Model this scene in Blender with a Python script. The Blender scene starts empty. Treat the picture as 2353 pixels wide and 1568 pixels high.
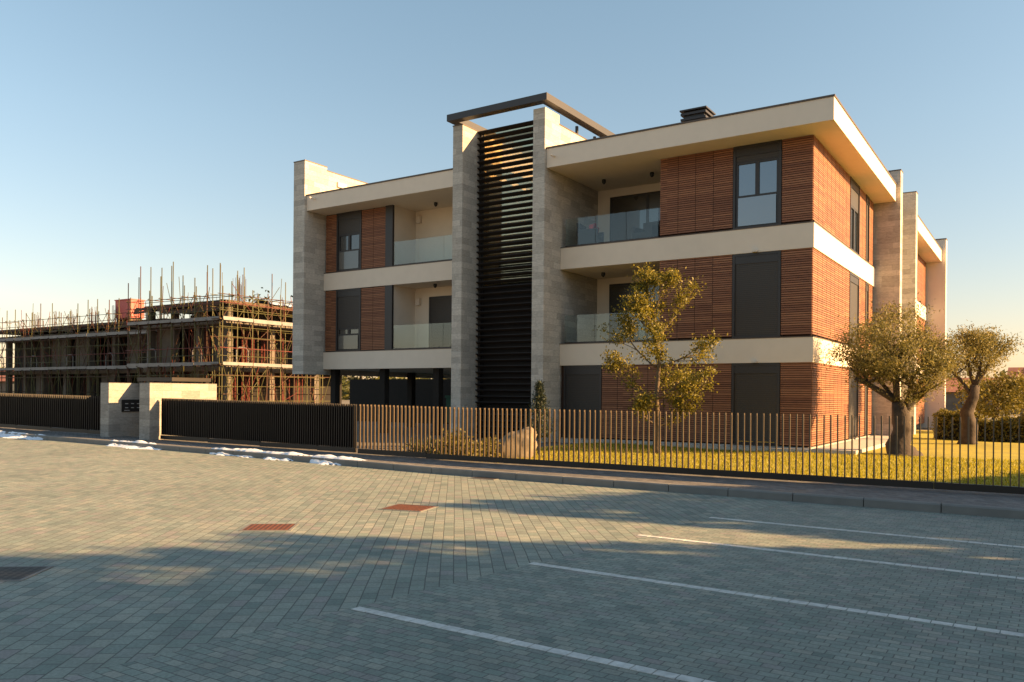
import bpy, math, random
from mathutils import Vector, Matrix, noise
random.seed(11)
R = math.radians
scene = bpy.context.scene
col = scene.collection

# ------------------------------------------------------------------ helpers
class MB:
    def __init__(s): s.v = []; s.f = []
    def box(s, x0, x1, y0, y1, z0, z1):
        b = len(s.v)
        s.v += [(x0,y0,z0),(x1,y0,z0),(x1,y1,z0),(x0,y1,z0),(x0,y0,z1),(x1,y0,z1),(x1,y1,z1),(x0,y1,z1)]
        s.f += [(b,b+3,b+2,b+1),(b+4,b+5,b+6,b+7),(b,b+1,b+5,b+4),(b+1,b+2,b+6,b+5),(b+2,b+3,b+7,b+6),(b+3,b,b+4,b+7)]
        return s
    def obox(s, c, size, m):
        b = len(s.v); sx, sy, sz = size[0]/2, size[1]/2, size[2]/2
        for (x,y,z) in [(-1,-1,-1),(1,-1,-1),(1,1,-1),(-1,1,-1),(-1,-1,1),(1,-1,1),(1,1,1),(-1,1,1)]:
            s.v.append(tuple(m @ Vector((x*sx,y*sy,z*sz)) + Vector(c)))
        s.f += [(b,b+3,b+2,b+1),(b+4,b+5,b+6,b+7),(b,b+1,b+5,b+4),(b+1,b+2,b+6,b+5),(b+2,b+3,b+7,b+6),(b+3,b,b+4,b+7)]
        return s
    def path(s, pts, rad, n=6, wob=0):
        pts = [Vector(p) for p in pts]; b = len(s.v)
        for i, p in enumerate(pts):
            d = (pts[min(i+1,len(pts)-1)] - pts[max(i-1,0)]).normalized()
            u = d.orthogonal().normalized() if abs(d.z) < .95 else Vector((1,0,0)) - d*d.x
            u.normalize(); w = d.cross(u)
            for k in range(n):
                a = 2*math.pi*k/n
                r = rad[i]*(1+wob*random.uniform(-1,1))
                s.v.append(tuple(p + (u*math.cos(a)+w*math.sin(a))*r))
        for i in range(len(pts)-1):
            for k in range(n):
                k2 = (k+1) % n
                s.f.append((b+i*n+k, b+i*n+k2, b+(i+1)*n+k2, b+(i+1)*n+k))
        s.f.append(tuple(b+k for k in reversed(range(n))))
        e = b+(len(pts)-1)*n
        s.f.append(tuple(e+k for k in range(n)))
        return s
    def tube(s, p0, p1, r, n=6): return s.path([p0,p1],[r,r],n)
    def build(s, name, mat, parent=None, smooth=False):
        me = bpy.data.meshes.new(name); me.from_pydata(s.v, [], s.f); me.update()
        if smooth:
            for p in me.polygons: p.use_smooth = True
        me.materials.append(mat)
        o = bpy.data.objects.new(name, me); col.objects.link(o)
        if parent: o.parent = parent
        return o

def tag(o, label=None, cat=None, group=None, kind=None):
    if label: o['label'] = label
    if cat: o['category'] = cat
    if group: o['group'] = group
    if kind: o['kind'] = kind
    return o
def empty(name, loc, rz=0, label=None, cat=None, group=None):
    o = bpy.data.objects.new(name, None); col.objects.link(o)
    o.location = loc; o.rotation_euler = (0,0,rz)
    return tag(o, label, cat, group)

# ------------------------------------------------------------------ materials
class NT:
    def __init__(s, name):
        s.m = bpy.data.materials.new(name); s.m.use_nodes = True
        s.t = s.m.node_tree; s.n = s.t.nodes; s.l = s.t.links
        s.b = s.n['Principled BSDF']; s.out = s.n['Material Output']
    def new(s, t, **k):
        x = s.n.new(t)
        for a, v in k.items(): setattr(x, a, v)
        return x
    def set(s, sock, v):
        if hasattr(v, 'node'): s.l.new(v, sock)
        else: sock.default_value = v
    def M(s, op, a, b=0):
        x = s.new('ShaderNodeMath', operation=op); s.set(x.inputs[0], a); s.set(x.inputs[1], b); return x.outputs[0]
    def mix(s, f, a, b, bt='MIX'):
        x = s.new('ShaderNodeMixRGB', blend_type=bt)
        s.set(x.inputs[0], f); s.set(x.inputs[1], a); s.set(x.inputs[2], b); return x.outputs[0]
    def coord(s, which='Object'): return s.new('ShaderNodeTexCoord').outputs[which]
    def mapping(s, v, rot=(0,0,0), scale=(1,1,1)):
        x = s.new('ShaderNodeMapping'); s.l.new(v, x.inputs[0])
        x.inputs['Rotation'].default_value = rot; x.inputs['Scale'].default_value = scale; return x.outputs[0]
    def noise(s, v, sc, det=4, rough=.55):
        x = s.new('ShaderNodeTexNoise'); s.l.new(v, x.inputs['Vector'])
        x.inputs['Scale'].default_value = sc; x.inputs['Detail'].default_value = det; x.inputs['Roughness'].default_value = rough
        return x.outputs['Fac']
    def ramp(s, f, stops, interp='LINEAR'):
        x = s.new('ShaderNodeValToRGB'); s.l.new(f, x.inputs[0]); e = x.color_ramp.elements; x.color_ramp.interpolation = interp
        while len(e) < len(stops): e.new(.5)
        for i, (p, c) in enumerate(stops): e[i].position = p; e[i].color = (*c, 1)
        return x.outputs[0]
    def bump(s, h, st=.3, d=.02):
        x = s.new('ShaderNodeBump'); s.l.new(h, x.inputs['Height']); x.inputs['Strength'].default_value = st; x.inputs['Distance'].default_value = d
        s.l.new(x.outputs[0], s.b.inputs['Normal'])
    def base(s, c, rough=.7, metal=0):
        s.set(s.b.inputs['Base Color'], c if hasattr(c,'node') else (*c,1))
        s.b.inputs['Roughness'].default_value = rough; s.b.inputs['Metallic'].default_value = metal

def m_plain(name, c, rough=.7, metal=0, var=.18, sc=6, bump=.1):
    t = NT(name); v = t.coord()
    n = t.noise(v, sc, 5); n2 = t.noise(v, sc*.12, 3)
    a = tuple(x*(1-var) for x in c); b = tuple(min(1,x*(1+var)) for x in c)
    f = t.M('ADD', t.M('MULTIPLY', n, .5), t.M('MULTIPLY', n2, .5))
    t.base(t.ramp(f, [(.3,a),(.7,b)]), rough, metal)
    if bump: t.bump(n, bump)
    return t.m

def m_paver(name, ang, w, h, stops, joint, jcol, dirt=.25):
    t = NT(name); v = t.mapping(t.coord(), rot=(0,0,-ang))
    s = t.new('ShaderNodeSeparateXYZ'); t.l.new(v, s.inputs[0])
    wob = t.M('MULTIPLY', t.M('SUBTRACT', t.noise(v, 1.3, 2), .5), .02)
    y = t.M('DIVIDE', t.M('ADD', s.outputs[1], wob), h); row = t.M('FLOOR', y)
    rw = t.new('ShaderNodeTexWhiteNoise', noise_dimensions='1D'); t.l.new(row, rw.inputs['W'])
    x = t.M('ADD', t.M('DIVIDE', s.outputs[0], w), t.M('ADD', t.M('MULTIPLY', t.M('MODULO', row, 2), .5), t.M('MULTIPLY', rw.outputs[0], .18)))
    cell = t.M('FLOOR', x)
    cx = t.new('ShaderNodeCombineXYZ'); t.l.new(cell, cx.inputs[0]); t.l.new(row, cx.inputs[1])
    wn = t.new('ShaderNodeTexWhiteNoise', noise_dimensions='2D'); t.l.new(cx.outputs[0], wn.inputs['Vector'])
    c = t.ramp(wn.outputs[0], stops)
    fx = t.M('SUBTRACT', x, cell); fy = t.M('SUBTRACT', y, row)
    ex = t.M('MULTIPLY', t.M('MINIMUM', fx, t.M('SUBTRACT', 1, fx)), w)
    ey = t.M('MULTIPLY', t.M('MINIMUM', fy, t.M('SUBTRACT', 1, fy)), h)
    e = t.M('MINIMUM', ex, ey)
    g = t.new('ShaderNodeMapRange'); t.l.new(e, g.inputs[0]); g.inputs[1].default_value = joint*.45; g.inputs[2].default_value = joint*1.3
    n = t.noise(v, 45, 4, .7); big = t.noise(v, .35, 4); mid = t.noise(v, 3.1, 4)
    c = t.mix(.65, c, t.ramp(n, [(.25,(.5,.5,.5)),(.75,(1.4,1.4,1.4))]), 'MULTIPLY')
    c = t.mix(dirt*2, c, t.ramp(big, [(.3,(.68,.72,.69)),(.7,(1.22,1.2,1.17))]), 'MULTIPLY')
    c = t.mix(dirt*1.4, c, t.ramp(mid, [(.3,(.6,.6,.6)),(.7,(1.3,1.3,1.3))]), 'MULTIPLY')
    c = t.mix(g.outputs[0], (*jcol,1), c)
    t.base(c, .82)
    t.bump(t.M('ADD', t.M('ADD', g.outputs[0], t.M('MULTIPLY', n, .35)), t.M('MULTIPLY', wn.outputs[0], .3)), .35, .006)
    return t.m

def m_stone(name, tint=(.46,.43,.385)):
    t = NT(name); v = t.coord()
    s = t.new('ShaderNodeSeparateXYZ'); t.l.new(v, s.inputs[0])
    h, w = .2, .62
    y = t.M('DIVIDE', s.outputs[2], h); row = t.M('FLOOR', y)
    rw = t.new('ShaderNodeTexWhiteNoise', noise_dimensions='1D'); t.l.new(row, rw.inputs['W'])
    x = t.M('ADD', t.M('DIVIDE', t.M('ADD', s.outputs[0], s.outputs[1]), w), t.M('MULTIPLY', rw.outputs[0], 7))
    cell = t.M('FLOOR', x)
    cx = t.new('ShaderNodeCombineXYZ'); t.l.new(cell, cx.inputs[0]); t.l.new(row, cx.inputs[1])
    wn = t.new('ShaderNodeTexWhiteNoise', noise_dimensions='2D'); t.l.new(cx.outputs[0], wn.inputs['Vector'])
    fx = t.M('SUBTRACT', x, cell); fy = t.M('SUBTRACT', y, row)
    e = t.M('MINIMUM', t.M('MULTIPLY', t.M('MINIMUM', fx, t.M('SUBTRACT',1,fx)), w), t.M('MULTIPLY', t.M('MINIMUM', fy, t.M('SUBTRACT',1,fy)), h))
    g = t.new('ShaderNodeMapRange'); t.l.new(e, g.inputs[0]); g.inputs[1].default_value = .001; g.inputs[2].default_value = .007
    c = t.ramp(wn.outputs[0], [(0,tuple(k*.8 for k in tint)),(.5,tint),(1,tuple(k*1.15 for k in tint))])
    n = t.noise(t.mapping(v, scale=(1,1,3)), 9, 6, .7)
    c = t.mix(.8, c, t.ramp(n, [(.3,(.68,.68,.67)),(.7,(1.22,1.22,1.22))]), 'MULTIPLY')
    c = t.mix(t.M('MULTIPLY', t.M('SUBTRACT',1,g.outputs[0]), .55), c, (.2,.185,.165,1))
    t.base(c, .85)
    t.bump(t.M('ADD', t.M('ADD', g.outputs[0], n), t.M('MULTIPLY', wn.outputs[0], .8)), .4, .012)
    return t.m

PITCH = .062
def m_wood(name):
    t = NT(name); v = t.coord()
    s = t.new('ShaderNodeSeparateXYZ'); t.l.new(v, s.inputs[0])
    row = t.M('FLOOR', t.M('DIVIDE', s.outputs[2], PITCH))
    seg = t.M('FLOOR', t.M('DIVIDE', t.M('ADD', s.outputs[0], s.outputs[1]), 1.4))
    cx = t.new('ShaderNodeCombineXYZ'); t.l.new(row, cx.inputs[0]); t.l.new(seg, cx.inputs[1])
    wn = t.new('ShaderNodeTexWhiteNoise', noise_dimensions='2D'); t.l.new(cx.outputs[0], wn.inputs['Vector'])
    c = t.ramp(wn.outputs[0], [(0,(.21,.082,.041)),(.5,(.275,.112,.055)),(1,(.345,.152,.074))])
    n = t.noise(t.mapping(v, scale=(1.5,1.5,30)), 3, 5, .65)
    c = t.mix(.7, c, t.ramp(n, [(.3,(.6,.58,.55)),(.7,(1.3,1.3,1.3))]), 'MULTIPLY')
    t.base(c, .6); t.bump(n, .2, .005)
    return t.m

def m_leaf(name, stops, trans=.35):
    t = NT(name)
    g = t.new('ShaderNodeNewGeometry')
    c = t.ramp(g.outputs['Random Per Island'], stops)
    t.base(c, .55)
    tr = t.new('ShaderNodeBsdfTranslucent'); t.l.new(c, tr.inputs[0])
    mx = t.new('ShaderNodeMixShader'); mx.inputs[0].default_value = trans
    t.l.new(t.b.outputs[0], mx.inputs[1]); t.l.new(tr.outputs[0], mx.inputs[2]); t.l.new(mx.outputs[0], t.out.inputs[0])
    return t.m

def m_glass(name, tint, refl, gc=(.95,.97,1)):
    t = NT(name)
    tr = t.new('ShaderNodeBsdfTransparent'); tr.inputs[0].default_value = (*tint,1)
    gl = t.new('ShaderNodeBsdfGlossy'); gl.inputs['Roughness'].default_value = .02; gl.inputs[0].default_value = (*gc,1)
    mx = t.new('ShaderNodeMixShader')
    lw = t.new('ShaderNodeLayerWeight'); lw.inputs[0].default_value = .2
    f = t.M('MINIMUM', t.M('ADD', t.M('MULTIPLY', lw.outputs['Fresnel'], .7), refl), 1); t.l.new(f, mx.inputs[0])
    t.l.new(tr.outputs[0], mx.inputs[1]); t.l.new(gl.outputs[0], mx.inputs[2]); t.l.new(mx.outputs[0], t.out.inputs[0])
    return t.m

def m_pane(name, c=(.02,.024,.028), refl=.2):
    t = NT(name); t.base(c, .25)
    gl = t.new('ShaderNodeBsdfGlossy'); gl.inputs['Roughness'].default_value = .03; gl.inputs[0].default_value = (.85,.93,1,1)
    mx = t.new('ShaderNodeMixShader'); mx.inputs[0].default_value = refl
    t.l.new(t.b.outputs[0], mx.inputs[1]); t.l.new(gl.outputs[0], mx.inputs[2]); t.l.new(mx.outputs[0], t.out.inputs[0])
    return t.m

def m_shutter(name):
    t = NT(name); v = t.coord(); s = t.new('ShaderNodeSeparateXYZ'); t.l.new(v, s.inputs[0])
    w = t.M('FRACT', t.M('DIVIDE', s.outputs[2], .055))
    g = t.ramp(w, [(0,(.012,.01,.01)),(.15,(.034,.030,.028)),(.9,(.042,.037,.034)),(1,(.013,.011,.01))])
    t.base(g, .5); t.bump(w, .5, .006)
    return t.m

def m_grate(name, c, pitch):
    t = NT(name); v = t.mapping(t.coord(), rot=(0,0,0)); s = t.new('ShaderNodeSeparateXYZ'); t.l.new(v, s.inputs[0])
    ax = t.M('FRACT', t.M('DIVIDE', s.outputs[0], pitch)); ay = t.M('FRACT', t.M('DIVIDE', s.outputs[1], pitch))
    hole = t.M('MULTIPLY', t.M('GREATER_THAN', ax, .45), t.M('GREATER_THAN', ay, .35))
    n = t.noise(v, 25, 4)
    cc = t.mix(.8, (*c,1), t.ramp(n, [(.3,(.6,.55,.5)),(.7,(1.3,1.25,1.2))]), 'MULTIPLY')
    t.base(t.mix(hole, cc, (.015,.012,.01,1)), .7, .3)
    return t.m

TH = R(-33.2)      # building yaw
FA = R(-31.13)     # fence yaw
OX, OY = 8.09, 22.05
FX, FY = 7.71, 12.25
pav_stops = [(0,(.16,.20,.178)),(.2,(.265,.295,.255)),(.4,(.19,.22,.197)),(.6,(.30,.305,.258)),(.8,(.215,.262,.226)),(1,(.265,.25,.235))]
M = dict(
 pave_lane = m_paver('lane pavers', R(94), .18, .12, pav_stops, .0048, (.075,.08,.07)),
 pave_lot = m_paver('lot pavers', R(-33.2), .125, .078, pav_stops, .004, (.085,.09,.08)),
 pave_walk = m_paver('walk pavers', FA, .2, .1, [(0,(.115,.11,.105)),(1,(.20,.185,.175))], .005, (.06,.055,.05)),
 stone = m_stone('travertine', (.49,.455,.40)), stone_shaded = m_stone('shade-darkened gate stone', (.31,.295,.27)), plaster = m_plain('cream plaster', (.74,.645,.53), .85, var=.05, sc=3, bump=.04),  # gate stone is a darker copy, building shadow put into its tone
 white = m_plain('pale plaster', (.66,.60,.52), .85, var=.05, sc=3, bump=.04),
 soffit = m_plain('soffit plaster', (.72,.64,.55), .9, var=.03, sc=2, bump=.02),
 wood = m_wood('cedar slats'), backing = m_plain('dark backing', (.045,.020,.011), .9),
 metal = m_plain('anthracite metal', (.035,.033,.034), .45, .2, var=.1, sc=2, bump=0),
 roofmetal = m_plain('roof frame metal', (.045,.044,.046), .5, .2, var=.1, sc=2, bump=0),
 louver = m_plain('louver metal', (.018,.014,.013), .75, 0, var=.12, sc=2, bump=0),
 flash = m_plain('roof flashing', (.10,.075,.06), .5, .3, var=.1),
 fence = m_plain('bronze fence paint', (.10,.070,.042), .45, .25, var=.15, sc=8, bump=0),
 gate = m_plain('dark gate paint', (.018,.014,.012), .45, .25, var=.15, sc=8, bump=0),
 shutter = m_shutter('roller shutter'), pane = m_pane('window glass', refl=.2), pane_dark = m_pane('dim window glass', (.03,.028,.025), .07),
 pane_low = m_pane('frosted glass', (.13,.15,.17), .15), pane_grey = m_pane('curtained glass', (.09,.085,.075), .05),
 glass = m_glass('clear glass', (.90,.95,.94), .03), tower_glass_warm = m_glass('sky-warmed tower glass', (.62,.58,.46), .26, (1,.87,.6)),  # tower glass gloss is tinted to paint in a yellow sky reflection
 concrete = m_plain('raw concrete', (.14,.118,.094), .9, var=.3, sc=2), kerb = m_plain('kerb concrete', (.18,.177,.166), .9, var=.2, sc=4),
 ground = m_plain('bare ground', (.17,.145,.10), .95, var=.3, sc=.4), path = m_plain('pale slab', (.45,.42,.37), .9, var=.12),
 drive = m_paver('drive pavers', FA, .24, .12, [(0,(.13,.115,.098)),(1,(.2,.18,.15))], .006, (.06,.055,.05)),
 paint = m_plain('road paint', (.54,.54,.51), .8, var=.3, sc=22), rust = m_grate('rusty grate', (.24,.085,.038), .055),
 iron = m_grate('iron grate', (.06,.05,.045), .07),
 snow = m_plain('snow', (.76,.81,.88), .7, var=.1, sc=9, bump=.5),
 bark = m_plain('bark', (.055,.041,.031), .95, var=.55, sc=9, bump=1.0), bark_y = m_plain('young bark', (.11,.08,.05), .95, var=.35, sc=14, bump=.6),
 olive = m_leaf('olive leaves', [(0,(.095,.092,.022)),(.5,(.205,.178,.048)),(1,(.32,.26,.08))], .42),
 oak = m_leaf('tree leaves', [(0,(.08,.08,.010)),(.5,(.19,.168,.020)),(1,(.31,.245,.032))], .45),
 pine = m_leaf('dark needles', [(0,(.012,.02,.01)),(1,(.04,.055,.022))], .15),
 shrubl = m_leaf('yellow shrub leaves', [(0,(.09,.085,.014)),(1,(.24,.19,.035))]),
 hedge = m_leaf('hedge leaves', [(0,(.05,.06,.014)),(1,(.16,.15,.035))]),
 blades = m_leaf('grass blades', [(0,(.19,.185,.010)),(.5,(.34,.295,.015)),(1,(.47,.38,.025))], .45),
 lawn = m_plain('turf', (.30,.25,.014), .95, var=.3, sc=3),
 steel = m_plain('scaffold steel', (.085,.078,.022), .6, .2, var=.3, sc=3, bump=0), rustp = m_plain('rusty tube', (.085,.040,.021), .7, .2, var=.3, sc=3, bump=0),
 zinc = m_plain('galvanised deck', (.20,.195,.19), .6, .3, var=.3, sc=3, bump=0),
 redp = m_plain('red oxide', (.15,.03,.02), .6, .1, var=.25), redb = m_plain('red tarp', (.55,.11,.09), .6, var=.15),
 timber = m_plain('formwork timber', (.09,.055,.033), .8, var=.4), bluet = m_plain('blue sheet', (.35,.45,.6), .6), 
 dark = m_plain('dark interior', (.016,.0125,.010), .95), green = m_plain('green mesh', (.02,.09,.06), .8),  # dark also stands for shade in stair tower, shell and undercroft
 rock = m_plain('rough rock', (.20,.16,.11), .95, var=.4, sc=4, bump=.9), tile = m_plain('roof tile', (.26,.10,.06), .8, var=.25, sc=8),
 black = m_plain('black plastic', (.012,.012,.013), .4, bump=0), label = m_plain('engraved plate', (.5,.5,.5), .4, bump=0),
 rebar = m_plain('rebar', (.13,.09,.075), .7, .3), cushion = m_plain('red cushion', (.55,.04,.05), .8), rattan = m_plain('dark rattan', (.025,.022,.022), .7))

# ------------------------------------------------------------------ ground
def fl(X, Y):
    dx, dy = X-FX, Y-FY; c, s = math.cos(FA), math.sin(FA)
    return dx*c+dy*s, -dx*s+dy*c
def fw(x, y):
    c, s = math.cos(FA), math.sin(FA); return FX+x*c-y*s, FY+x*s+y*c
def bl(X, Y):
    dx, dy = X-OX, Y-OY; c, s = math.cos(TH), math.sin(TH)
    return dx*c+dy*s, -dx*s+dy*c
def bw(a, b):
    c, s = math.cos(TH), math.sin(TH); return OX+a*c-b*s, OY+a*s+b*c
def rise(x): return max(0, -x-10)*.010
KP = [(6,-1.95),(0,-1.8),(-14,-1.3),(-40,-1.1)]
def kerby(x):
    for (x1,y1),(x0,y0) in zip(KP, KP[1:]):
        if x >= x0: return y0+(y1-y0)*(x-x0)/(x1-x0)
    return KP[-1][1]

g = MB(); g.v = [(-900,-300,-.03),(900,-300,-.03),(900,1200,-.03),(-900,1200,-.03)]; g.f = [(0,1,2,3)]
tag(g.build('ground', M['ground']), kind='structure')

BX, BY = -1.25, 5.95; dxb, dyb = .65, .76
def pave(name, mat, v0, v1, u0=-16, u1=44, st=.5):
    m = MB(); nu = int((u1-u0)/st); nv = int((v1-v0)/st); idx = {}
    def P(i, j):
        if (i,j) not in idx:
            u = u0+i*st; v = v0+j*st
            X = BX+dxb*u+dyb*v; Y = BY+dyb*u-dxb*v
            x, y = fl(X, Y); z = rise(x)*max(0, min(1, (y+9)/7.5))
            idx[(i,j)] = len(m.v); m.v.append((X,Y,z))
        return idx[(i,j)]
    for i in range(nu):
        for j in range(nv):
            u = u0+(i+.5)*st; v = v0+(j+.5)*st
            x, y = fl(BX+dxb*u+dyb*v, BY+dyb*u-dxb*v)
            if y > -.6: continue
            m.f.append((P(i,j),P(i,j+1),P(i+1,j+1),P(i+1,j)))
    return tag(m.build(name, mat), kind='structure')
pave('road', M['pave_lane'], -50, 0)
pave('parking_lot', M['pave_lot'], 0, 42)

# pavement + kerb
m = MB(); xs = [6-i*.5 for i in range(93)]
for i, x in enumerate(xs):
    z = .12+rise(x)
    m.v += [(x, kerby(x)+.14, z), (x, .3, z)]
    if i: b = 2*i; m.f.append((b-2,b,b+1,b-1)[::-1])
o = m.build('pavement', M['pave_walk']); o.location = (FX,FY,0); o.rotation_euler.z = FA; tag(o, kind='structure')
m = MB(); x = 6
while x > -40:
    x1 = x-.988; b = len(m.v)
    for xx in (x, x1):
        y = kerby(xx); z = .125+rise(xx)
        m.v += [(xx,y,-.05),(xx,y,z-.02),(xx,y+.02,z),(xx,y+.145,z),(xx,y+.145,-.05)]
    for k in range(4): m.f.append((b+k,b+5+k,b+6+k,b+k+1))
    m.f += [(b,b+1,b+2,b+3,b+4),(b+9,b+8,b+7,b+6,b+5)]
    x -= 1.0
o = m.build('kerb', M['kerb']); o.location = (FX,FY,0); o.rotation_euler.z = FA; tag(o, kind='structure')

# painted bay lines
for i, (X, Y) in enumerate([(-1.15,6.03),(.19,7.68),(1.45,9.27),(2.6,10.65)]):
    m = MB(); L = 6.2; n = 44
    for k in range(n):
        a0 = k*L/n; m.box(a0+.004, a0+L/n-.004, -.042+random.uniform(-.004,.004), .042+random.uniform(-.004,.004), .001, .005)
    o = m.build('bay_line', M['paint']); o.location = (X,Y,0); o.rotation_euler.z = TH-R(.8); tag(o, kind='structure')

# lawn / driveway
def hz(x, y): return .085+.05*noise.noise(Vector((x*.35,y*.35,0)))+ (.10*max(0,min(1,(x-1)/5))*max(0,min(1,(y-2)/4)))
m = MB(); nx, ny = 70, 60
for i in range(nx+1):
    for j in range(ny+1):
        x = -11.5+i*.45; y = .14+j*.45; m.v.append((x,y,hz(x,y)))
for i in range(nx):
    for j in range(ny): b = i*(ny+1)+j; m.f.append((b,b+ny+1,b+ny+2,b+1))
o = m.build('lawn', M['lawn'], smooth=True); o.location = (FX,FY,0); o.rotation_euler.z = FA; tag(o, kind='structure')
m = MB(); m.v = [(-45,.14,.07),(-11.5,.14,.07),(-11.5,40,.07),(-45,40,.07)]; m.f = [(0,1,2,3)]
o = m.build('driveway', M['drive']); o.location = (FX,FY,0); o.rotation_euler.z = FA; tag(o, kind='structure')
# grass
m = MB(); cnt = 0
while cnt < 60000:
    if random.random() < .7: x = random.uniform(-11,3.5); y = random.uniform(.2,8.6)
    else: x = random.uniform(2,10); y = random.uniform(3,19)
    X, Y = fw(x,y); a, b = bl(X,Y)
    if a < .6 and b > -.4: continue
    cnt += 1; z = hz(x,y); h = random.uniform(.025,.075); t = random.uniform(0,6.28); w = .011
    lx, ly = random.uniform(-.03,.03), random.uniform(-.03,.03); k = len(m.v)
    m.v += [(x-w*math.cos(t),y-w*math.sin(t),z-.01),(x+w*math.cos(t),y+w*math.sin(t),z-.01),(x+lx,y+ly,z+h)]; m.f.append((k,k+1,k+2))
o = m.build('grass', M['blades']); o.location = (FX,FY,0); o.rotation_euler.z = FA
tag(o, 'short yellow green grass of the garden lawn', 'grass', kind='stuff')
m = MB(); m.box(.15,1.25,-.5,9.3,.02,.2); m.box(-7.6,.15,-.5,-.05,.02,.17)
o = m.build('path', M['path']); o.location = (OX,OY,0); o.rotation_euler.z = TH; tag(o, kind='structure')

# ------------------------------------------------------------------ apartment building
B = empty('apartment_building', (OX,OY,0), TH, 'three storey apartment building with cedar slat screens, stone piers and louvred stair tower', 'building')
def part(name, mat, boxes, parent=B, smooth=False):
    m = MB()
    for bx in boxes: m.box(*bx)
    return m.build(name, mat, parent, smooth)
Z0, Z1b, Z1, Z2b, Z2, Z3, ZR = .1, 2.52, 3.2, 5.62, 6.3, 8.68, 9.27
def band(boxes, mat='plaster'):
    o = part('floor_band', M[mat], boxes)
    part('flashing', M['flash'], [(x0-.008,x1+.012,y0-.012,y1,z1+.001,z1+.028) for (x0,x1,y0,y1,z0,z1) in boxes], o)
    return o
for zb, zt in ((Z1b,Z1),(Z2b,Z2)):
    band([(-7.795,.07,-.07,9.38,zb,zt)])
    band([(-18.545,-11.405,-.07,8.5,zb-.02,zt-.03)])
    band([(-3,.07,14.12,24.98,zb,zt)], 'white')
def roof(x0,x1,y0,y1,z0,z1):
    o = part('roof', M['plaster'], [(x0,x1,y0,y1,z0,z1)])
    part('flashing', M['flash'], [(x0-.02,x1+.025,y0-.025,y1,z1+.002,z1+.05)], o)
    return o
roof(-7.79,.75,-1.0,9.385,Z3,ZR); roof(-18.54,-11.41,-1.0,8.5,8.58,9.15); roof(-3,.75,14.13,24.97,Z3,ZR)
part('wall', M['backing'], [(-4.4,-.06,.05,9.3,Z1+.005,Z2b),(-4.4,-.06,.05,9.3,Z2+.005,Z3),(-7.79,-.06,.05,9.3,Z0-.1,Z1b)])
part('wall', M['plaster'], [(-7.79,-4.41,2.5,9.3,Z1+.003,Z2b),(-7.79,-4.41,2.5,9.3,Z2+.003,Z3)])
part('wall', M['backing'], [(-18.5,-15.12,.05,8.3,3.175,5.6),(-18.5,-15.12,.05,8.3,6.275,8.58)])
part('wall', M['plaster'], [(-15.115,-15.02,.06,1.3,3.178,5.6),(-15.115,-15.02,.06,1.3,6.278,8.58),(-15.2,-11.41,1.3,8.3,3.178,5.6),(-15.2,-11.41,1.3,8.3,6.278,8.58)])
part('wall', M['plaster'], [(-12,-1.1,9.5,25,0,8.9)])
part('plinth', M['path'], [(-7.75,.03,-.03,9.3,0,.2)])
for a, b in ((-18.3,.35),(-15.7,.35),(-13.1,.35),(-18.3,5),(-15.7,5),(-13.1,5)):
    part('column', M['dark'], [(a-.13,a+.13,b-.13,b+.13,0,2.5)])  # near black colour sinks the columns into the undercroft shade
def stone(boxes, cap=True):
    o = part('stone_wall', M['stone'], boxes)
    if cap: part('coping', M['flash'], [(x0-.015,x1+.015,y0-.015,y1+.015,z1+.001,z1+.035) for (x0,x1,y0,y1,z0,z1) in boxes], o)
    return o
stone([(-19.16,-18.55,-1.1,.05,2.29,10.5)]); stone([(-19.13,-18.553,.052,8.5,2.3,10.36)])
stone([(-11.4,-11.0,-1.1,6.3,0,10.56)])
stone([(-8.23,-7.8,-1.1,-.2,0,10.56)], False); stone([(-8.22,-7.803,-.198,7,0,10.25)])
stone([(-1,.9,9.4,9.9,0,9.8)]); stone([(-1,.9,13.6,14.1,0,9.9)])
part('stone_wall', M['stone'], [(-1.2,-.3,9.9,13.6,0,9.4)])
o = part('end_wall', M['white'], [(-3,.95,25,25.5,0,9.85)]); part('coping', M['flash'], [(-3.02,.97,24.98,25.52,9.851,9.9)], o)
part('vent_box', M['plaster'], [(-18.55,-18.48,.6,1.1,9.85,10.05)])

def fb(m, face, s0, s1, d0, d1, z0, z1):
    if face == 'front': m.box(s0,s1,d0,d1,z0,z1)
    else: m.box(-d1,-d0,s0,s1,z0,z1)
def wood(face, s0, s1, z0, z1, ext=0):
    m = MB(); z = math.ceil((z0+.01)/PITCH)*PITCH
    while z < z1-.03:
        fb(m, face, s0+.01, s1-.01+ext, -.032, -.005, z+.004, min(z+.048, z1-.004)); z += PITCH
    o = m.build('wood_screen', M['wood'], B)
    k = MB(); n = max(1, round((s1-s0)/.55))
    for i in range(n+1):
        s = s0+.04+(s1-s0-.08)*i/n; fb(k, face, s-.02, s+.02, -.0045, .04, z0+.003, z1-.003)
    k.build('batten', M['backing'], o)
    if n > 1:
        k = MB()
        for i in range(1, n): s = s0+.04+(s1-s0-.08)*i/n; fb(k, face, s-.006, s+.006, -.0355, -.0325, z0+.01, z1-.01)
        k.build('joint_strip', M['backing'], o)
    return o
def frame_boxes(face, s0, s1, z0, z1, w=.06, d0=-.03, d1=.045):
    m = MB(); fb(m,face,s0,s0+w,d0,d1,z0,z1); fb(m,face,s1-w,s1,d0,d1,z0,z1); fb(m,face,s0+w,s1-w,d0,d1,z1-w,z1); fb(m,face,s0+w,s1-w,d0,d1,z0,z0+w*.6); return m
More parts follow.
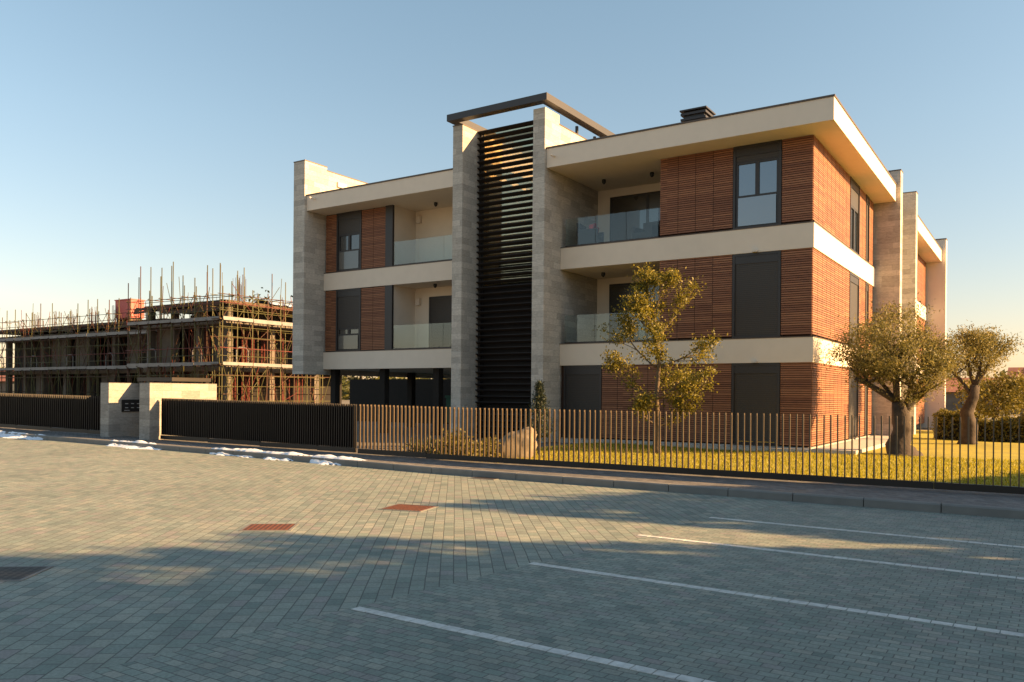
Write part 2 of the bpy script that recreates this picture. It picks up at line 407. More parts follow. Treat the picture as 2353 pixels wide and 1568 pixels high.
def opening(face, s0, s1, z0, z1, shut=.3, low=.0, split=True, name='window', pm='pane', lm='pane_low'):
    """rolled shutter covering the top share `shut`, glazed sash below it, frosted guard over the lowest `low` m"""
    s0 += .004; s1 -= .004; z0 += .004; z1 -= .004
    f = frame_boxes(face, s0, s1, z0, z1, .07, -.05, .03).build(name, M['metal'], B)
    H = z1-z0; zs = z1-.07-(H-.1)*shut
    k = MB()
    fb(k, face, s0+.072, s1-.072, -.012, .028, zs, z1-.29); k.build('roller_shutter', M['shutter'], f)
    k = MB(); fb(k, face, s0+.072, s1-.072, -.035, .026, z1-.288, z1-.072); k.build('shutter_box', M['metal'], f)
    if shut < .97:
        gtop = zs-.004; gbot = z0+.05
        k = MB(); fb(k, face, s0+.072, s1-.072, .022, .03, gbot, gtop); k.build('pane', M[pm], f)
        k = frame_boxes(face, s0+.074, s1-.074, gbot+.002, gtop-.002, .065, -.012, .02)
        if split:
            c = (s0+s1)/2; fb(k, face, c-.055, c+.055, -.016, .02, gbot+.045, gtop-.07)
        if low: fb(k, face, s0+.14, s1-.14, -.015, .02, gbot+low, gbot+low+.06)
        k.build('sash', M['metal'], f)
        if low:
            k = MB(); fb(k, face, s0+.145, s1-.145, -.034, -.026, gbot+.02, gbot+low-.005); k.build('guard_pane', M[lm], f)
    return f
wood('front', -6.3, -2.17, .22, Z1b); wood('front', -.81, 0, .22, Z1b, .032)
opening('front', -7.66, -6.3, .2, Z1b, 1.0); opening('front', -2.17, -.81, .2, Z1b, .93)
for z0, z1, sh in ((Z1+.03,Z2b,1.0),(Z2+.03,Z3,.17)):
    wood('front', -4.4, -2.17, z0, z1); wood('front', -.81, 0, z0, z1, .032)
    opening('front', -2.17, -.81, z0, z1, sh, .82)
for z0, z1 in ((.22,Z1b),(Z1+.03,Z2b),(Z2+.03,Z3)):
    wood('right', .0, 4.95, z0, z1); wood('right', 6.5, 7.7, z0, z1); wood('right', 8.3, 9.2, z0, z1)
    opening('right', 4.95, 6.5, z0, z1, .95 if z0 < 6 else .35); opening('right', 7.7, 8.3, z0, z1, .95, split=False)
for z0, z1, sh in ((3.2,5.6,.62),(6.3,8.58,.35)):
    wood('front', -18.5, -17.9, z0, z1); wood('front', -16.58, -15.35, z0, z1)
    opening('front', -17.9, -16.58, z0, z1, sh, .55 if z0 < 5 else .7, pm='pane_dark', lm='pane_grey')
    part('screen_post', M['metal'], [(-15.35,-15.0,-.05,.05,z0,z1)])
for z0, z1 in ((.22,Z1b),(Z1+.03,Z2b),(Z2+.03,Z3)):
    part('wall', M['backing'], [(-1.09,-.06,17.6,24.95,z0-.02,z1)])
    wood('right', 17.6, 20, z0, z1); wood('right', 21.4, 24.9, z0, z1); opening('right', 20, 21.4, z0, z1, .6)
def door(a0,a1,b,z0,z1,shut=.0):
    f = frame_boxes('front', a0, a1, z0, z1, .07, b-.04, b-.005).build('balcony_door', M['metal'], B)
    k = MB().box(a0+.072,a1-.072,b-.03,b-.008,z0+.05,z1-.072); k.build('pane' if not shut else 'roller_shutter', M['pane_dark'] if not shut else M['shutter'], f)
    if not shut:
        k = MB(); n = 2
        for i in range(1,n): x = a0+(a1-a0)*i/n; k.box(x-.05,x+.05,b-.045,b-.031,z0+.05,z1-.072)
        k.build('sash', M['metal'], f)
door(-7.3,-4.5,2.5,Z2+.03,8.4); door(-7.3,-4.5,2.5,Z1+.03,5.4)
door(-14.3,-11.5,1.3,3.2,5.25,1); door(-12.6,-11.5,1.3,6.3,8.35)
def rail(a0,a1,z,n,h=.93):
    o = part('balcony_railing', M['metal'], [(a0,a1,-.03,.03,z+.03,z+.07)])
    for i in range(n):
        x0 = a0+(a1-a0)*i/n+.008; x1 = a0+(a1-a0)*(i+1)/n-.008
        part('glass_panel', M['glass'], [(x0,x1,-.008,.008,z+.071,z+h)], o)
rail(-7.65,-4.45,Z2,3); rail(-7.65,-4.45,Z1,3); rail(-14.95,-11.45,6.27,3); rail(-14.95,-11.45,3.17,3)
for z in (Z1,Z2): 
    o = part('balcony_railing', M['metal'], [(-.03,.03,14.2,17.5,z+.03,z+.07)]); part('glass_panel', M['glass'], [(-.008,.008,14.2,17.5,z+.071,z+.95)], o)
for a,b,z in ((-6.9,1.2,Z3),(-5.2,1.2,Z3),(-6.9,1.2,Z2b),(-5.2,1.2,Z2b),(-13.4,.5,8.58),(-12,.5,8.58),(-13.4,.5,5.6)):
    k = MB(); k.path([(a,b,z),(a,b,z-.05),(a,b,z-.11),(a,b,z-.15)],[.06,.07,.06,.02],10); k.build('ceiling_lamp', M['black'], B, True)
for a,z in ((-1.5,Z2b),(-1.5,Z1b)):
    part('soffit_lamp', M['white'], [(a-.07,a+.07,-.2,-.08,z+.0,z+.05)])
for z in (4.95,8.1): part('wall_lamp', M['soffit'], [(-14.9,-14.7,1.16,1.3,z,z+.26)])
x0,x1,y0,y1=-4.16,-3.5,1.22,1.88
ch = part('chimney', M['black'], [(x0,x1,y0,y1,ZR,10.4)])
for i in range(5):
    z=9.62+.165*i; e=.075
    part('cap_louver', M['metal'], [(x0-e,x1+e,y0-e,y0-.002,z,z+.07),(x0-e,x1+e,y1+.002,y1+e,z,z+.07),(x0-e,x0-.002,y0-.001,y1+.001,z,z+.07),(x1+.002,x1+e,y0-.001,y1+.001,z,z+.07)], ch)
part('cap', M['metal'], [(x0-.1,x1+.1,y0-.1,y1+.1,10.405,10.45)], ch)
for a in (-7.5,-18.1):
    k = MB(); k.tube((a,-1.0,9.0),(a,-1.28,8.98),.035,8); k.build('rain_spout', M['plaster'], B)
# stair tower
m = MB(); a0, a1, b0, b1, z0, z1 = -11.46,-7.58,-1.38,6.6,10.67,10.89
m.box(a0,a1,b0,b0+.3,z0,z1); m.box(a0,a1,b1-.3,b1,z0,z1); m.box(a0,a0+.3,b0+.3,b1-.3,z0,z1); m.box(a1-.3,a1,b0+.3,b1-.3,z0,z1)
tr = m.build('stair_roof_frame', M['roofmetal'], B)
for b in (0,1.3,2.6,3.9,5.2,6.4): part('clerestory_post', M['metal'], [(-8.05,-7.97,b,b+.08,10.287,10.67)])
part('stair_wall', M['dark'], [(-10.99,-8.24,6.0,6.25,0,5.2)]); part('stair_wall', M['white'], [(-10.99,-8.24,6.0,6.25,5.201,10.1)])  # lower part near black, stairwell shade put into its colour
part('stair_wall', M['dark'], [(-10.997,-10.95,.12,5.99,0,5.2)]); part('stair_wall', M['plaster'], [(-10.997,-10.95,.12,5.99,5.201,10.3)])  # side wall split likewise, shade painted into the lower part
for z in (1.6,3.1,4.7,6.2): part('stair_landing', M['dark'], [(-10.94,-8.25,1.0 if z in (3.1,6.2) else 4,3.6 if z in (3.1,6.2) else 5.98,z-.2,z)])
part('stair_glazing', M['tower_glass_warm'], [(-10.99,-8.24,.08,.1,5.301,10.62)]); part('stair_glazing', M['dark'], [(-10.99,-8.24,.08,.1,0,5.3)])  # opaque dark lower pane paints in a dim reflection, upper pane a warm one
for a in (-10.965,-8.28): part('mullion', M['metal'], [(a-.02,a+.02,-.02,.07,0,10.65)])
z = .25; rot = Matrix.Rotation(R(-22),3,'X')
while z < 10.62:
    MB().obox((-9.615,-.2,z),(2.74,.19,.026),rot).build('louver', M['louver'], B); z += .205
part('louver_post', M['louver'], [(-10.98,-10.9,-.16,-.06,0,10.6)]); part('louver_post', M['louver'], [(-8.32,-8.24,-.16,-.06,0,10.6)])

# furniture on the top balcony
def armchair(a,b,rz,label):
    X,Y = bw(a,b); r = empty('armchair',(X,Y,Z2+.03),TH+rz,label,'chair')
    part('seat',M['rattan'],[(-.3,.3,-.3,.3,.15,.4)],r); part('backrest',M['rattan'],[(-.36,.36,.3,.4,.12,.82)],r)
    for s in (-1,1): part('armrest',M['rattan'],[(s*.33-.04,s*.33+.04,-.3,.298,.05,.6)],r)
    for sx in (-1,1):
        for sy in (-1,1): part('leg',M['rattan'],[(sx*.24-.03,sx*.24+.03,sy*.24-.03,sy*.24+.03,0,.149)],r)
armchair(-7.1,.75,R(100),'dark woven armchair with red cushion on the top balcony, nearest the stone wall')
armchair(-5.3,1.1,R(-10),'dark woven armchair behind the top balcony glass, nearest the wood screen')
X,Y = bw(-7.0,.72); k = MB(); k.path([(0,-.26,.04),(0,-.2,.3),(0,0,.36),(0,.2,.3),(0,.26,.04)],[.03,.09,.1,.09,.03],8); o = k.build('cushion',M['cushion'],None,True)
o.location=(X,Y,Z2+.42); o.rotation_euler.z = TH; tag(o,'bright red cushion on the dark armchair behind the balcony glass','cushion')

# ------------------------------------------------------------------ fence, gate, portal
def picket_mesh(name, mat, w, d, z0, h):
    m = MB().box(-w/2,w/2,-d/2,d/2,z0,h); me = bpy.data.meshes.new(name); me.from_pydata(m.v,[],m.f); me.materials.append(mat); return me
def fence(name, label, cat, x0, x1, pitch, mat, w, d, h, cap=100, extra=None):
    r = empty(name,(FX,FY,0),FA,label,cat)
    me = picket_mesh('picket', mat, w, d, .14, h); n = int((x1-x0)/pitch); rest = MB()
    for i in range(n+1):
        x = x1-i*pitch; z = .12+rise(x)
        if x > .5 or i - int(max(0,x1-.5)/pitch) > cap-1:
            rest.box(x-w/2,x+w/2,-d/2,d/2,z+.14,z+h); continue
        o = bpy.data.objects.new('picket', me); col.objects.link(o); o.location = (x,0,z); o.parent = r
        o.rotation_euler.z = R(random.uniform(-2,2)); o.rotation_euler.y = R(random.uniform(-.25,.25))
    if rest.v: rest.build('picket', mat, r)['kind'] = 'stuff'
    m = MB(); k = x0
    while k < x1-1e-4:
        k1 = min(x1,k+2); z = .12+rise((k+k1)/2); m.box(k+.003,k1-.003,-.03,.03,z+.03,z+.138); k = k1
    m.build('bottom_rail', M['gate'], r)
    if extra: extra(r)
    return r
fence('picket_fence','dark bronze picket fence in front of the lawn, its bars catching the low sun','fence',-13.2,4.2,.112,M['fence'],.019,.055,1.17)
def gextra(r):
    m = MB()
    for i in range(10):
        x0=-20.5+i*.72; z=.12+rise(x0+.36); m.box(x0+.002,x0+.718,.03,.045,z+.15,z+1.13)
    m.build('backing_sheet', M['dark'], r)
fence('sliding_gate','dark closely barred sliding driveway gate between stone portal and picket fence','gate',-20.5,-13.28,.074,M['gate'],.018,.05,1.17,100,gextra)
def lextra(r):
    m = MB()
    for i in range(15):
        x0=-34+i*.73; z=.12+rise(x0+.36); m.box(x0+.002,x0+.728,.03,.045,z+.15,z+1.1)
    m.build('backing_sheet', M['dark'], r)
fence('barred_fence','black vertical barred fence left of the stone entrance portal','fence',-34,-22.92,.112,M['gate'],.018,.05,1.17,100,lextra)
pr = empty('entrance_portal',(FX,FY,0),FA,'stone entrance portal, shade put into its grey tone, with intercom panel and thin dark canopy','gate')
zb = .1+rise(-22)
o = part('stone_wall',M['stone_shaded'],[(-22.9,-22.5,-.3,1.0,zb,1.82)],pr); part('stone_wall',M['stone_shaded'],[(-21.06,-20.6,-.3,1.95,zb,1.82)],pr)
part('canopy',M['gate'],[(-22.42,-20.8,.55,1.9,1.88,1.99)],pr)
part('canopy_post',M['gate'],[(-22.4,-22.3,1.02,1.12,zb,1.88)],pr); part('canopy_post',M['gate'],[(-20.98,-20.85,1.75,1.88,1.823,1.88)],pr)
ic = part('intercom_panel',M['black'],[(-22.499,-22.47,.1,.95,.97,1.33)],pr)
m = MB()
for i in range(4):
    for j in range(2): m.box(-22.469,-22.462,.2+i*.19,.2+i*.19+.09,1.08+j*.12,1.1+j*.12)
m.box(-22.469,-22.462,.17,.34,1.005,1.02)
m.build('name_plate',M['label'],ic)

# snow
def snow(x0,x1,w,off,label):
    m = MB(); nx=int((x1-x0)/.06); ny=18; yc=(kerby((x0+x1)/2)+off); keep={}
    def H(x,y):
        t=(x-x0)/(x1-x0); e = 1-abs(2*t-1)**3
        c = .35*w*noise.noise(Vector((x*.7,3,off)))
        wd = w*(.3+.65*e)*(.7+.9*noise.noise(Vector((x*1.5,7,off)))); 
        q = 1-((y-c)/max(.02,wd))**2
        n = noise.noise(Vector((x*3,y*3,1)))*.9+noise.noise(Vector((x*9,y*9,1)))*.6
        return .055*(q+n*.9-.35)*min(1,e*3)
    for i in range(nx+1):
        for j in range(ny+1):
            x=x0+i*.06; y=-1.3*w+2.6*w*j/ny; h=H(x,y); keep[(i,j)]=h>0
            base = .128+rise(x) if y+yc > kerby(x)+.02 else rise(x)*.9+.01
            m.v.append((x,yc+y,base+max(-.01,min(.06,h))))
    for i in range(nx):
        for j in range(ny):
            q=[(i,j),(i+1,j),(i+1,j+1),(i,j+1)]
            if sum(keep[k] for k in q)>=2: m.f.append(tuple(a*(ny+1)+b for a,b in q))
    o=m.build('snow_patch',M['snow'],None,True); o.location=(FX,FY,0); o.rotation_euler.z=FA
    tag(o,label,'snow')
snow(-16.9,-11.9,.40,.12,'longest ragged strip of old snow along the kerb in front of the gate')
snow(-21.0,-18.6,.32,-.05,'short thin snow patch on the kerb in front of the stone portal')
snow(-29.5,-24.2,.42,-.1,'snow strip by the kerb at the left edge of the picture')
def drain(X,Y,w,d,rz,mat,label):
    r=empty('drain_cover',(X,Y,rise(fl(X,Y)[0])*.3),rz,label,'drain')
    part('grate',mat,[(-w/2,w/2,-d/2,d/2,.0,.009)],r)
    t=.035; part('frame',M['kerb'],[(-w/2-t,w/2+t,-d/2-t,-d/2,0,.007),(-w/2-t,w/2+t,d/2,d/2+t,0,.007),(-w/2-t,-w/2,-d/2,d/2,0,.007),(w/2,w/2+t,-d/2,d/2,0,.007)],r)
drain(-2.84,9.58,.52,.42,R(4),M['rust'],'rusty square drain grate in the sunlit paving, the nearer of the pair')
drain(-1.42,11.3,.58,.5,R(-20),M['rust'],'rusty brown drain grate farther out in the sunlit paving, nearer the fence')
drain(-4.45,7.05,.62,.5,R(5),M['iron'],'large black iron grate at the left edge of the paving')
X,Y=fw(-8.6,-1.62); drain(X,Y,.5,.25,FA,M['iron'],'small dark gutter drain against the kerb below the fence')

# ------------------------------------------------------------------ plants
def leaf_mesh(m, pts, ln, wd, up=.0):
    for p in pts:
        d = Vector((random.gauss(0,1),random.gauss(0,1),random.gauss(0,1)+up)).normalized(); u = d.orthogonal().normalized()
        u = Matrix.Rotation(random.uniform(0,6.28),3,d) @ u
        l = ln*random.uniform(.6,1.3); w = wd*random.uniform(.7,1.2); k=len(m.v); p=Vector(p)
        m.v += [tuple(p),tuple(p+d*l*.5+u*w),tuple(p+d*l),tuple(p+d*l*.5-u*w)]; m.f.append((k,k+1,k+2,k+3))
def grow(m, tips, p, d, L, r, depth, spread=.7, upb=.15):
    pts=[Vector(p)]; rad=[r]; d=Vector(d).normalized(); n=4
    for i in range(n):
        d=(d+Vector((random.gauss(0,.16),random.gauss(0,.16),random.gauss(0,.1)+upb*.3))).normalized()
        pts.append(pts[-1]+d*L/n); rad.append(r*(1-.5*(i+1)/n))
    m.path(pts,rad,6 if depth>1 else 4)
    if depth<=2: tips += [tuple(q) for q in pts[2:]]
    if depth==0: return
    for k in range(random.choice((3,3,4)) if depth>1 else 3):
        i=random.choice((2,3,4)); 
        nd=(d+Vector((random.gauss(0,spread),random.gauss(0,spread),random.gauss(0,spread*.6)+upb))).normalized()
        grow(m,tips,pts[i],nd,L*random.uniform(.55,.8),rad[i]*.7,depth-1,spread,upb)
def tree(name,loc,label,cat,trunk_pts,trunk_r,limbs,leafmat,barkmat,n,ln,wd,jit,depth=2,clip=None,wob=.12,nside=14,spread=.7,extra=()):
    r=empty(name,loc,0,label,cat); t=MB(); t.path(trunk_pts,trunk_r,nside,wob); tips=[]
    tr=t.build('trunk',barkmat,r,True); b=MB()
    for (i,d,L,rr) in limbs: grow(b,tips,trunk_pts[i],d,L,rr,depth,spread)
    b.build('branch',barkmat,tr,True)
    if clip: tips=[p for p in tips if clip(Vector(p))]
    tips += list(extra)
    lm=MB(); dens=[random.uniform(.3,1.6)**2.3 for _ in tips]; pts=[]
    for p in random.choices(tips,dens,k=n):
        pts.append(Vector(p)+Vector((random.gauss(0,jit),random.gauss(0,jit),random.gauss(0,jit*.85))))
    leaf_mesh(lm,pts,ln,wd,.3); lm.build('crown',leafmat,r)
    return r
def shell(cx,cy,cz,rx,ry,rz,n,lo=-.35):
    out=[]
    while len(out)<n:
        v=Vector((random.gauss(0,1),random.gauss(0,1),random.gauss(0,1))).normalized()
        if v.z<lo: continue
        k=random.uniform(.6,1)*(1+.3*noise.noise(v*2.3+Vector((cx,cy,cz))))
        out.append((cx+v.x*rx*k,cy+v.y*ry*k,cz+v.z*rz*k))
    return out
random.seed(5)
tree('olive_tree',(10.15,21.2,.08),'large olive tree with thick gnarled trunk beside the building corner','tree',
 [(0,0,-.1),(.0,0,.02),(-.03,0,.12),(-.07,.02,.28),(-.03,0,.45),(.03,0,.65),(-.02,.01,.85),(.0,.02,1.05),(-.1,0,1.4)],[.56,.45,.34,.28,.235,.245,.2,.22,.13],
 [(8,(-.85,.1,.5),1.2,.10),(8,(-.25,-.3,.95),1.15,.08),(7,(.6,.1,.85),1.2,.12),(7,(.35,.4,1),1.2,.1),(7,(.7,-.2,.85),1.2,.09),(8,(-.5,.3,.8),1.1,.07),(8,(0,0,1),1.2,.07)],
 M['olive'],M['bark'],27000,.085,.014,.15,2,lambda p:p.z>1.3 and -1.85<p.x<1.25 and p.z<3.85,wob=.2,extra=shell(-.3,0,2.68,1.5,1.35,1.2,105))
tree('olive_tree',(14.75,26.3,.1),'smaller olive tree behind the large one, with curved bare trunk','tree',
 [(0,0,-.1),(0,0,.1),(.06,0,.6),(-.05,0,1.0),(.15,0,1.5),(.2,0,1.9)],[.32,.26,.21,.18,.16,.13],
 [(5,(.6,.1,.6),1.0,.08),(5,(-.2,.2,.9),1.1,.07),(4,(-.7,0,.9),1.2,.07),(5,(.2,-.2,.9),1.1,.06)],
 M['olive'],M['bark'],14000,.09,.015,.16,2,lambda p:p.z>1.6 and -1.0<p.x<1.25 and p.z<3.6,wob=.18,extra=shell(.15,0,2.7,1.1,1.1,.85,55))
tree('young_tree',(3.79,21.2,.08),'slender young leafy tree on the lawn in front of the cedar facade','tree',
 [(0,0,-.05),(0,0,.1),(.02,0,.7),(-.03,0,1.4),(.03,0,2.2),(-.05,0,3.0),(-.1,0,3.7)],[.12,.095,.07,.06,.05,.04,.025],
 [(2,(.8,.1,.3),.75,.03),(2,(-.7,-.2,.3),.7,.028),(3,(-.8,.2,.4),.95,.032),(3,(.8,-.3,.4),.95,.032),(3,(.1,.8,.5),.7,.03),(4,(-.85,-.1,.4),1.0,.03),(4,(.95,.1,.45),1.0,.03),(4,(.1,-.8,.5),.65,.026),(5,(-.6,.2,.8),.75,.024),(5,(.85,.1,.6),.85,.024),(5,(-.3,-.3,1),.7,.022),(6,(-.35,0,1),.7,.02),(6,(.35,.1,.8),.6,.018)],
 M['oak'],M['bark_y'],13500,.075,.023,.095,2,lambda p:p.z>.7 and abs(p.x)<1.42 and p.z<4.7,spread=.6)

def bush(name,loc,label,cat,rx,ry,h,n,ln,wd,mat):
    r=empty(name,loc,0,label,cat); b=MB(); lm=MB(); pts=[]
    for k in range(9):
        a=random.uniform(0,6.28); q=random.uniform(.3,.9)
        e=(math.cos(a)*rx*q,math.sin(a)*ry*q,h*random.uniform(.5,.95)); b.path([(0,0,-.05),(e[0]*.5,e[1]*.5,e[2]*.6),e],[.02,.014,.006],5)
    cs=[(random.uniform(-1,1),random.uniform(-1,1),random.uniform(.15,.95)) for _ in range(26)]
    cs=[c for c in cs if c[0]**2+c[1]**2+(c[2]-.4)**2*1.6<1] or [(0,0,.5)]
    for i in range(n):
        c=random.choice(cs); pts.append((c[0]*rx+random.gauss(0,rx*.2),c[1]*ry+random.gauss(0,ry*.2),max(.02,c[2]*h+random.gauss(0,h*.12))))
    b.build('stem',M['bark_y'],r); leaf_mesh(lm,pts,ln,wd,.5); lm.build('foliage',mat,r); return r
bush('shrub',(-1.1,18.3,.08),'low yellow green shrub behind the sunlit fence bars','shrub',.5,.4,.6,1800,.09,.02,M['shrubl'])
bush('shrub',(-.55,19.0,.08),'small golden shrub at the foot of the boulder','shrub',.35,.35,.45,1000,.08,.02,M['shrubl'])
bush('shrub',(-1.9,19.2,.08),'dark green low shrub at the left end of the planting bed','shrub',.5,.4,.5,1100,.09,.02,M['hedge'])
# boulder
m=MB(); nu,nv=34,20
for j in range(nv+1):
    for i in range(nu):
        t=math.pi*j/nv; a=2*math.pi*i/nu; v=Vector((math.sin(t)*math.cos(a),math.sin(t)*math.sin(a),math.cos(t)))
        e=.8; s=lambda q: math.copysign(abs(q)**e,q)
        k=1+.18*noise.noise(v*1.6)+.12*noise.noise(v*4)+.06*noise.noise(v*11)
        x=s(v.x)*.56*k; z=s(v.z)*.42*k
        m.v.append((x,s(v.y)*.42*k,z+.35*x))
for j in range(nv):
    for i in range(nu): m.f.append((j*nu+i,(j+1)*nu+i,(j+1)*nu+(i+1)%nu,j*nu+(i+1)%nu))
o=m.build('boulder',M['rock'],None,True); o.location=(.08,19.4,.28); tag(o,'rough rounded boulder in the planting bed behind the fence','rock')
r=empty('conifer',(.68,20.4,.08),0,'small dark spiky conifer beside the boulder, before the stone pier','tree')
b=MB(); b.path([(0,0,-.05),(0,0,.9),(.02,0,1.75)],[.04,.03,.01],6); b.build('trunk',M['bark'],r)
lm=MB(); pts=[]
for i in range(3600):
    z=random.uniform(.35,1.75); k=(1.95-z)*.28; a=random.choice([j*1.05+int(z*5)*.6 for j in range(6)])+random.gauss(0,.2); q=random.uniform(0,1)*k
    pts.append((math.cos(a)*q,math.sin(a)*q,z+q*.4+random.gauss(0,.03)))
leaf_mesh(lm,pts,.1,.01,.8); lm.build('crown',M['pine'],r)

def hedge(name,label,pts,hfun,thick,n,ln,wd,mat,sc=.06):
    r=empty(name,(0,0,0),0,label,'hedge'); core=MB(); lp=[]; segs=[]
    for p,q in zip(pts,pts[1:]): segs.append((Vector((*p,0)),Vector((*q,0))))
    tot=sum((q-p).length for p,q in segs); acc=0
    for p,q in segs:
        L=(q-p).length; d=(q-p)/L; nn=Vector((-d.y,d.x,0)); k=max(1,int(L/.6))
        for i in range(k):
            s=acc+L*(i+.5)/k; h=hfun(s/tot)*.88; c=p+d*L*(i+.5)/k
            core.obox((c.x,c.y,h/2),(L/k*1.02,thick*.7,h),Matrix.Rotation(math.atan2(d.y,d.x),3,'Z'))
        for i in range(int(n*L/tot)):
            s=random.uniform(0,L); h=hfun((acc+s)/tot)*(1+.10*noise.noise(Vector((s*1.7,acc,4)))+.05*noise.noise(Vector((s*6,acc,4))))
            o2=random.uniform(-.5,.5)*thick; z=h*(1-abs(random.gauss(0,sc))) if random.random()<.6 else random.uniform(0,h)
            c=p+d*s+nn*(o2 if z>h*.85 else math.copysign(thick*random.uniform(.33,.55),o2)); lp.append((c.x,c.y,z))
        acc+=L
    core.build('twig_core',M['dark'],r); lm=MB(); leaf_mesh(lm,lp,ln,wd,.3); lm.build('foliage',mat,r); return r
hedge('hedge','loose sunlit green hedge behind the olive trees at the right edge',[(15.3,29.4),(20.5,27.4)],lambda s:.95+.16*math.sin(s*13)+.1*math.sin(s*37),1.1,13000,.11,.035,M['shrubl'],.15)
# unseen hedge added at the right, its top shaped to cast the forecourt shadow
AZ=R(-13); sx,sy=math.cos(AZ),math.sin(AZ); EL=R(21); TE=math.tan(EL); RH=15
# (w = offset across the light, r = how far along the light the shadow should reach)
tips=[(-14,-14),(-4,-14),(3,-13),(4.8,-11),(5.8,-7.2),(6.6,-5.2),(7.4,-4.6),(8.3,-3.6),(8.9,.6),(9.5,3.2),(10.1,1.2),(10.6,-1.7),(11.4,-3.0),(12.2,-2.0),(13.2,-.4),(14.2,1.7),(15,2.8),(16.2,4.8),(17.5,6.4),(19.5,8.6),(21,11.5)]
def hp(w): return (sx*RH-sy*w, sy*RH+sx*w)
def hprof(s):
    w=-14+s*35
    for (w0,r0),(w1,r1) in zip(tips,tips[1:]):
        if w<=w1: return (RH-(r0+(r1-r0)*(w-w0)/(w1-w0)))*TE
    return 1.3
hedge('shade_hedge','unseen hedge added right of the forecourt, its uneven top shaped to shade the paving',[hp(-14),hp(21)],hprof,1.6,32000,.2,.06,M['hedge'],.05)

# ------------------------------------------------------------------ construction site
CX0,CY0=-17.9,50
S=empty('unfinished_building',(CX0,CY0,0),TH,'unfinished concrete building shell behind scaffolding, left of the apartment block','building')
for z in (3.2,6.2): part('floor_slab',M['concrete'],[(-10,-1.1,1.2,14,z-.3,z)],S); part('floor_slab',M['concrete'],[(-38,-10.3,3.3,14,z-.3,z)],S)
part('roof_slab',M['timber'],[(-9.6,-.9,1.0,14,7.15,7.4)],S); part('roof_slab',M['timber'],[(-37,-10.4,3.1,14,6.6,6.8)],S)
for a in (-9.7,-7,-4.3,-1.4):
    for z in (0,3.2,6.2): part('column',M['concrete'],[(a-.2,a+.2,1.4,1.8,z,z+2.9 if z<6 else 7.15)],S)
for b in (5,9): 
    for z in (0,3.2): part('column',M['concrete'],[(-1.6,-1.2,b-.2,b+.2,z,z+2.9)],S)
for a in (-37,-34,-31,-28,-24.5,-21,-17.5,-14,-11): 
    for z in (0,3.2): part('column',M['concrete'],[(a-.2,a+.2,3.5,3.9,z,z+2.9)],S)
for a0,a1,b,z in ((-9.5,-7.4,1.9,3.2),(-6.5,-4.8,2.4,0),(-3.8,-2,2.2,3.2),(-27.5,-25,4,3.2),(-23.8,-21.5,4,3.2),(-20,-18,4,0),(-16.5,-14.5,4,3.2),(-13.5,-11.5,4.2,3.2),(-30,-28.5,4,0)):
    part('block_wall',M['concrete'],[(a0,a1,b,b+.25,z,z+2.9)],S)
part('shade_core_wall',M['dark'],[(-9.6,-3.2,4.6,4.9,0,7.1),(-3.4,-3.2,4.9,13.5,0,7.1)],S); part('shade_core_wall',M['dark'],[(-37.5,-9.7,5.8,6.1,0,6.55)],S)  # near black walls stand for the shaded interior of the shell
m=MB()
for i in range(110):
    a=random.uniform(-9.6,-1.6); b=random.uniform(1.8,4.4); z=random.choice((0,3.2)); m.tube((a,b,z),(a,b,z+2.9),.035,5)
for i in range(40):
    a=random.uniform(-3,-1.4); b=random.uniform(2,9); z=random.choice((0,3.2)); m.tube((a,b,z),(a,b,z+2.9),.035,5)
for i in range(60):
    a=random.uniform(-31,-11); z=random.choice((0,3.2)); b=random.uniform(4,5.6); m.tube((a,b,z),(a,b,z+2.9),.035,5)
m.build('steel_prop',M['redp'],S)['kind']='stuff'
m=MB()
for i in range(150):
    if i<100: c=random.choice([-30,-27,-24,-21,-18,-15,-12]); a=c+random.uniform(-.3,.3); b=random.uniform(3.6,4.2); z=6.7; h=random.uniform(.7,1.6)
    elif i<130: a=-4.6+random.uniform(-.4,.4); b=5+random.uniform(-.3,.3); z=7.3; h=random.uniform(1.6,2.5)
    else: a=random.uniform(-9,-1); b=random.uniform(2,8); z=7.3; h=random.uniform(.5,1.2)
    m.tube((a,b,z),(a,b,z+h),.016,4)
m.build('rebar',M['rebar'],S)['kind']='stuff'
for i in range(34):
    near=i<20
    a=random.uniform(-9.8,-1.2) if near else random.uniform(-30,-11); b=.93-random.uniform(0,.06) if near else 3.03-random.uniform(0,.06)
    MB().obox((a,b,random.choice((7.2,7.0,6.85))if near else 6.5+random.uniform(-.2,.2)),(random.uniform(1,2.8),.03,.16),Matrix.Rotation(R(random.uniform(-7,7)),3,'Y')).build('formwork_board',M['timber'],S)
def onsite(a,b,z):
    c,s=math.cos(TH),math.sin(TH); return (CX0+a*c-b*s,CY0+a*s+b*c,z)
r=empty('site_container',onsite(-17.2,4.6,6.81),TH,'bright red crate standing on top of the unfinished building','container')
part('body',M['redb'],[(-1.05,1.05,-.55,.55,.38,1.75)],r); part('rim',M['redb'],[(-1.1,1.1,-.6,.6,1.751,1.83)],r)
for s in (-.8,.8): part('skid',M['timber'],[(s-.08,s+.08,-.5,.5,0,.379)],r)
for i,(a,b,w) in enumerate(((-1.8,6,2.2),(-2.4,9.5,1.6))):
    m=MB(); n=10
    for x in range(n+1):
        for y in range(n+1): u=x/n-.5; v=y/n-.5; m.v.append((u*w,v*3,.35*(1-4*u*u)+.12*noise.noise(Vector((u*6,v*6,i)))))
    for x in range(n):
        for y in range(n): k=x*(n+1)+y; m.f.append((k,k+n+1,k+n+2,k+1))
    o=m.build('tarpaulin',M['bluet'] if i==0 else M['snow'],None,True); o.location=onsite(a,b,7.42); o.rotation_euler.z=TH
    tag(o,('pale blue' if i==0 else 'white')+' sheet lying on the roof of the unfinished building','tarpaulin')

